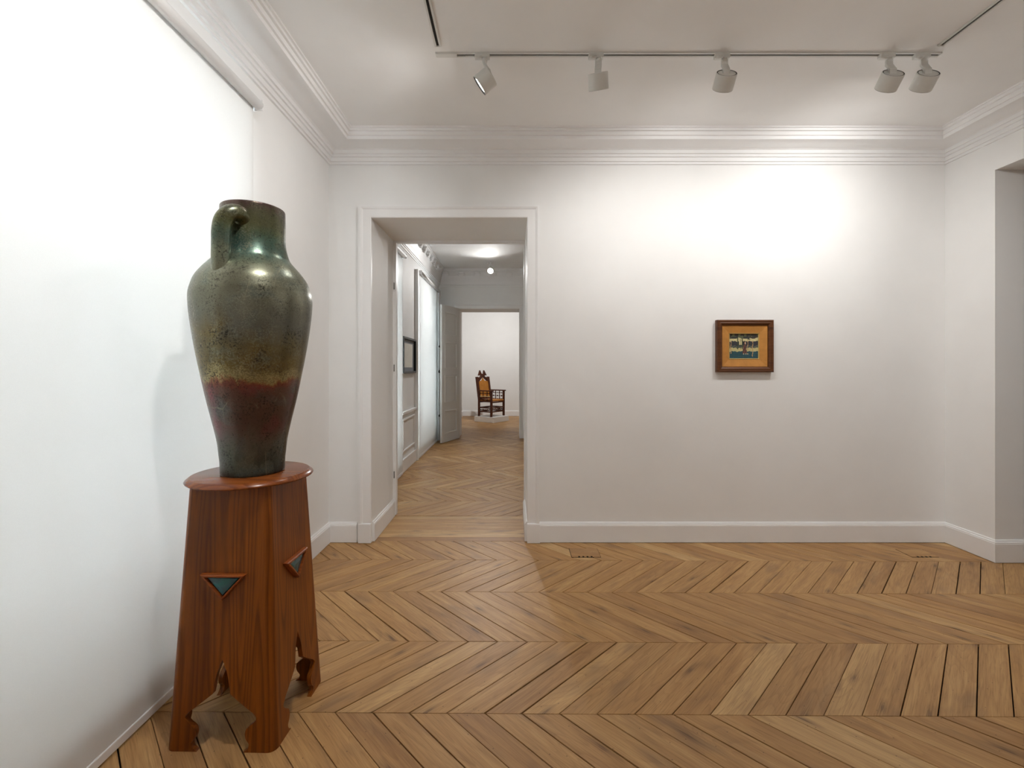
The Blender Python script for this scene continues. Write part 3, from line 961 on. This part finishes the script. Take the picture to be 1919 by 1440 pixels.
# enamel triangles in proud mitred frames
def inset(side):
    ang = side * math.pi / 2
    zc = .640
    tilt = math.atan2(HB - HT, ZP)
    def P(x, z, d):
        h = half(zc + z) + d
        v = Vector((x, -h, zc + z))
        return Matrix.Rotation(ang, 3, 'Z') @ v
    outer = [(-.091, .044), (.091, .044), (0, -.054)]
    inner = [(-.073, .0355), (.073, .0355), (0, -.0425)]
    fr = MB()
    v = [P(*q, -.002) for q in outer] + [P(*q, .016) for q in outer] + [P(q[0] * .94, q[1] * .94, .0205) for q in outer] + [P(*q, .0205) for q in inner] + [P(*q, .004) for q in inner]
    f = []
    for b in (0, 3, 6, 9):
        f += [(b + i, b + (i + 1) % 3, b + 3 + (i + 1) % 3, b + 3 + i) for i in range(3)]
    o = fr.add(v, f).build('inset_frame', 'pine_edge', ped)
    e = MB()
    ve = [P(*q, .004) for q in inner] + [P(q[0] * .82, q[1] * .82, .013) for q in inner] + [P(q[0] * .3, q[1] * .3, .0145) for q in inner]
    fe = [(6, 7, 8)] + [(b + i, b + (i + 1) % 3, b + 3 + (i + 1) % 3, b + 3 + i) for b in (0, 3) for i in range(3)]
    tri = e.add(ve, fe).build('enamel_triangle', 'enamel', o)
    tri['label'] = 'glossy teal enamel triangle'
for s in range(4):
    inset(s)

# ------------------------------------------------------------------ vase
vase = empty('vase', (-1.137, 2.03, 1.0478), 0)
vase.scale = (1, 1, .994)
tag(vase, 'tall iridescent green-gold and magenta glazed vase with one looped handle', 'vase')
prof = [(.1195, .000), (.1245, .004), (.1252, .034), (.1265, .060), (.129, .082), (.134, .131), (.1425, .1785), (.153, .227), (.1745, .324), (.193, .421), (.211, .520),
        (.226, .619), (.235, .699), (.2375, .745), (.236, .775), (.230, .800), (.217, .838), (.192, .876), (.168, .904), (.147, .931), (.135, .966), (.129, .998), (.1275, 1.03),
        (.127, 1.10), (.1265, 1.14), (.1255, 1.150), (.122, 1.153)]
def smooth_prof(p, n=4):
    return catmull(p, n)
sp_ = [(0, .002)] + smooth_prof(prof) + [(.114, 1.151), (.108, 1.14), (.106, 1.05), (.115, .96), (.15, .90), (.2, .82), (0, .6)]
vb = MB().lathe(sp_, 112).build('body', 'lustre', vase)
def vp(Rr, phi, z):
    return (-Rr * math.sin(R(phi)), -Rr * math.cos(R(phi)), z)
hp = [vp(.098, -9, 1.072), vp(.120, -8, 1.086), vp(.142, -4, 1.090), vp(.162, 2, 1.080), vp(.175, 7, 1.052), vp(.180, 9, 1.010), vp(.181, 9, .96), vp(.182, 9, .91), vp(.182, 9, .86), vp(.182, 9, .80)]
path = []
for i in range(len(hp) - 1):
    a, b, c, d = hp[max(i - 1, 0)], hp[i], hp[i + 1], hp[min(i + 2, len(hp) - 1)]
    for k in range(5):
        t = k / 5
        path.append(tuple(.5 * (2 * b[j] + (c[j] - a[j]) * t + (2 * a[j] - 5 * b[j] + 4 * c[j] - d[j]) * t * t + (3 * b[j] - a[j] - 3 * c[j] + d[j]) * t ** 3) for j in range(3)))
path.append(hp[-1])
n_ = len(path)
rad = [.0345 + .006 * max(0, 1 - i / 5) for i in range(n_)]
MB().tube(path, rad, 24).build('handle', 'lustre', vase)

# ------------------------------------------------------------------ small framed painting
px0, px1, pz0, pz1 = 1.739, 2.222, 1.464, 1.911
pcx, pcz = (px0 + px1) / 2, (pz0 + pz1) / 2
pw, phh = (px1 - px0) / 2, (pz1 - pz0) / 2
pic = empty('framed_painting', (pcx, YB, pcz))
tag(pic, 'small landscape painting in a dark walnut frame with wide ochre inner border', 'painting')
def mitred(a0, a1, prof_, name, mat, parent):
    """rectangular moulding split in four mitred sticks; prof_: (inset from outer edge, protrusion)"""
    hw, hh = a0, a1
    cs = [(-1, -1), (1, -1), (1, 1), (-1, 1)]
    for i in range(4):
        c0, c1 = cs[i], cs[(i + 1) % 4]
        v = []
        for c in (c0, c1):
            for d, p in prof_:
                v.append((c[0] * (hw - d), -p, c[1] * (hh - d)))
        m = len(prof_)
        f = [(k, k + 1, m + k + 1, m + k) for k in range(m - 1)] + [tuple(range(m)), tuple(range(m, 2 * m))]
        o = MB().add(v, f).build(name, mat, parent)
mitred(pw, phh, [(0, 0), (0, .040), (.008, .046), (.020, .043), (.028, .046), (.044, .036), (.047, .024), (.047, 0)], 'frame_stick', 'walnut', pic)
mitred(pw - .046, phh - .046, [(0, 0), (0, .026), (.003, .028), (.064, .017), (.067, 0)], 'border_stick', 'slip', pic)
mitred(pw - .112, phh - .112, [(0, 0), (0, .018), (.002, .020), (.006, .013), (.006, 0)], 'fillet_stick', 'gold', pic)
gx, gz = pw - .117, phh - .117
NX, NZ = 64, 56
me = bpy.data.meshes.new('canvas')
vv, ff = [], []
for j in range(NZ + 1):
    for i in range(NX + 1):
        vv.append((gx * (2 * i / NX - 1), -.008, gz * (2 * j / NZ - 1)))
for j in range(NZ):
    for i in range(NX):
        a = j * (NX + 1) + i
        ff.append((a, a + 1, a + NX + 2, a + NX + 1))
me.from_pydata(vv, [], ff)
at = me.attributes.new('print', 'FLOAT_COLOR', 'CORNER')
pr = random.Random(3)
cols = []
def picture(x, y):
    """x, y in 0..1 from the top; broad flat areas of a lakeside scene with trees and a figure"""
    n = math.sin(x * 23 + 1.3) * .012 + math.sin(x * 51) * .008
    sky, land, bank, lake, pale = (206, 196, 146), (52, 54, 62), (196, 186, 132), (36, 74, 84), (222, 212, 160)
    c = sky
    if y < .10 + n * 2: c = (44, 40, 38) if math.sin(x * 31) > -.3 else (96, 100, 62)
    elif y < .17 + .03 * math.sin(x * 17): c = (92, 96, 70) if x < .7 else (60, 52, 46)
    for bx, by, bw, bh in ((.18, .15, .12, .05), (.60, .15, .13, .05), (.84, .05, .12, .05), (.68, .22, .05, .02), (.04, .18, .05, .02)):
        if ((x - bx) / bw) ** 2 + ((y - by) / bh) ** 2 < 1: c = (52, 54, 50)
    if .30 + n < y < .48 + n: c = land
    if .48 + n <= y < .57 + n: c = (70, 84, 82) if math.sin(x * 40 + y * 60) > -.2 else (104, 104, 88)
    if .57 + n <= y < .71 + n: c = bank
    if y >= .71 + n: c = lake if math.sin(y * 90 + x * 9) > -.6 else (52, 94, 102)
    for tx, tw, t0, t1 in ((.30, .016, .14, .62), (.40, .014, .22, .62), (.46, .016, .20, .60)):
        if abs(x - tx) < tw and t0 < y < t1: c = (58, 70, 44)
    if .34 < x < .47 and .22 < y < .44 and c == land: c = pale
    for tx, t0, t1 in ((.06, .30, .80), (.64, .26, .66), (.81, .30, .92)):
        if abs(x - tx - .01 * math.sin(y * 20)) < .013 and t0 < y < t1: c = (188, 150, 104)
    fw = .035 + .05 * max(0, (y - .42) / .38)
    if .40 < y < .80 and abs(x - .535) < fw: c = (112, 72, 62) if math.sin(x * 70 + y * 30) > 0 else (84, 58, 54)
    if ((x - .53) / .045) ** 2 + ((y - .36) / .07) ** 2 < 1: c = (40, 32, 32)
    if ((x - .555) / .022) ** 2 + ((y - .37) / .05) ** 2 < 1: c = (206, 168, 138)
    if .78 < y < .84 and .46 < x < .66 and math.sin(x * 90) > .2: c = (190, 180, 150)
    return c
for j in range(NZ):
    for i in range(NX):
        k = .92 + .16 * pr.random()
        c = lin(picture((i + .5) / NX, 1 - (j + .5) / NZ))
        for _ in range(4):
            cols += [c[0] * k, c[1] * k, c[2] * k, 1.0]
at.data.foreach_set('color', cols)
me.materials.append(M['canvas'])
cv = bpy.data.objects.new('canvas', me); COL.objects.link(cv); cv.parent = pic
bd = cv.modifiers.new('board', 'SOLIDIFY'); bd.thickness = .006; bd.offset = -1

# ------------------------------------------------------------------ framed drawing in the second room
dr = empty('framed_drawing', (XL, 7.0, 1.687), R(90))
tag(dr, 'pale drawing in a black frame hung above the dado panelling', 'drawing')
mitred(.42, .267, [(0, 0), (0, .036), (.004, .040), (.030, .040), (.034, .034), (.034, 0)], 'frame_stick', 'black_frame', dr)
MB().box(-.388, .388, -.008, -.001, -.235, .235).build('mount', 'grey_mount', dr)
MB().box(-.33, .26, -.011, -.008, -.178, .178).build('sheet', 'paper', dr)

# ------------------------------------------------------------------ plinth and chair in the end room
ang = math.atan2(.809, .588)
d1 = Vector((math.cos(ang), math.sin(ang))); d2 = Vector((-d1.y, d1.x))
fc = Vector((-.536, 12.62)); S = .69
pc = fc + d1 * S / 2 + d2 * S / 2
pl = MB().box(-S / 2, S / 2, -S / 2, S / 2, .003, .15).build('low_plinth', 'plinth', bevel=.003)
pl.location = (pc.x, pc.y, 0); pl.rotation_euler = (0, 0, ang)
tag(pl, 'low square white plinth under the carved chair', 'plinth')

ch = empty('carved_armchair', (pc.x - .006, pc.y + .0, .15), ang - R(90) - R(90))
# local axes: +X to the sitter's side, -Y is the front
ch.rotation_euler = (0, 0, math.atan2(-d2.y, -d2.x) + R(90))
tag(ch, 'dark carved wooden armchair with beaded sides and tan leather back', 'armchair')
CWd, CD = .56, .44
x1, yf, yb = CWd / 2, -CD / 2, CD / 2
def post(x, y, z0, z1, w=.05, name='leg', lean=0.0):
    v = [(x + sx * w / 2, y + sy * w / 2 + (lean if z else 0), (z1 if z else z0)) for z in (0, 1) for sy in (-1, 1) for sx in (-1, 1)]
    f = [(0, 2, 3, 1), (4, 5, 7, 6), (0, 1, 5, 4), (2, 6, 7, 3), (0, 4, 6, 2), (1, 3, 7, 5)]
    return MB().add(v, f).build(name, 'chair_wood', ch, bevel=.004)
for s in (-1, 1):
    post(s * x1, yf, .001, .70)
    post(s * x1, yb, .001, .70)
    MB().obox((s * x1, -.01, .715), (0, 1, 0), (1, 0, 0), (0, 0, 1), CD / 2 + .05, .032, .016).build('armrest', 'chair_wood', ch, bevel=.004)
    for z in (.14, .245, .42):
        MB().box(s * x1 - .016, s * x1 + .016, yf + .02, yb - .02, z - .018, z + .018).build('side_rail', 'chair_wood', ch)
    # beaded galleries: lower single row, upper three rows
    for z in (.192,):
        b = MB()
        for k in range(5):
            b.sphere((s * x1, yf + .075 + k * .073, z), .024 if k % 2 else .019, 10, 6)
        b.tube([(s * x1, yf + .02, z), (s * x1, yb - .02, z)], .007, 6)
        b.build('bead_row', 'chair_wood', ch)
    for r_, z in enumerate((.475, .56, .645)):
        b = MB()
        for k in range(5):
            b.sphere((s * x1, yf + .075 + k * .073, z), .023 if (k + r_) % 2 else .017, 10, 6)
        b.tube([(s * x1, yf + .02, z), (s * x1, yb - .02, z)], .007, 6)
        b.build('bead_row', 'bone' if (r_ == 1 and s < 0) else 'chair_wood', ch)
    for k in (-.07, .07):
        MB().box(s * x1 - .009, s * x1 + .009, k - .009, k + .009, .435, .70).build('gallery_upright', 'chair_wood', ch)
    # leaning back stile
    post(s * (x1 - .035), yb + .01, .42, 1.10, .066, 'back_stile', .10)
for z in (.14, .245, .40):
    for yy in (yf, yb):
        MB().box(-x1 + .02, x1 - .02, yy - .016, yy + .016, z - .018, z + .018).build('cross_rail', 'chair_wood', ch)
b = MB()
for k in range(6):
    b.sphere((-.20 + k * .08, yf, .192), .021, 10, 6)
b.tube([(-x1 + .02, yf, .192), (x1 - .02, yf, .192)], .007, 6)
b.build('bead_row', 'chair_wood', ch)
MB().box(-x1 + .02, x1 - .02, yf - .02, yb, .425, .468).build('seat', 'leather', ch, bevel=.014, seg=3)
def lean(z):
    return yb + .01 + .10 * (z - .42) / .68
def slab(poly, t, name, mat, off=0.0):
    v = [(x, lean(z) - t / 2 + off, z) for x, z in poly] + [(x, lean(z) + t / 2 + off, z) for x, z in poly]
    n = len(poly)
    f = [tuple(range(n)), tuple(range(2 * n - 1, n - 1, -1))] + [(i, i + n, (i + 1) % n + n, (i + 1) % n) for i in range(n)]
    return MB().add(v, f).build(name, mat, ch)
slab([(-x1 + .06, .49), (x1 - .06, .49), (x1 - .06, .97), (.06, .99), (0, 1.075), (-.06, .99), (-x1 + .06, .97)], .024, 'back_panel', 'leather')
slab([(-x1 + .05, .47), (x1 - .05, .47), (x1 - .05, .53), (-x1 + .05, .53)], .05, 'back_rail', 'chair_wood')
for s in (-1, 1):
    # shoulder pieces rising to the crossed arrow finials
    slab([(s * (x1 - .05), .955), (s * (x1 - .05), 1.085), (s * (x1 - .12), 1.075), (s * (x1 - .12), .99)][::s], .05, 'shoulder', 'chair_wood')
    slab([(s * .18, .975), (s * .20, 1.05), (s * -.055, 1.205), (s * -.095, 1.165)][::s], .036, 'crossed_arm', 'chair_wood', .004 * s)
    slab([(s * .175, 1.135), (s * .145, 1.155), (s * .075, 1.125), (s * .030, 1.165), (s * .085, 1.285)][::s], .045, 'arrow_finial', 'chair_wood', -.003 * s)
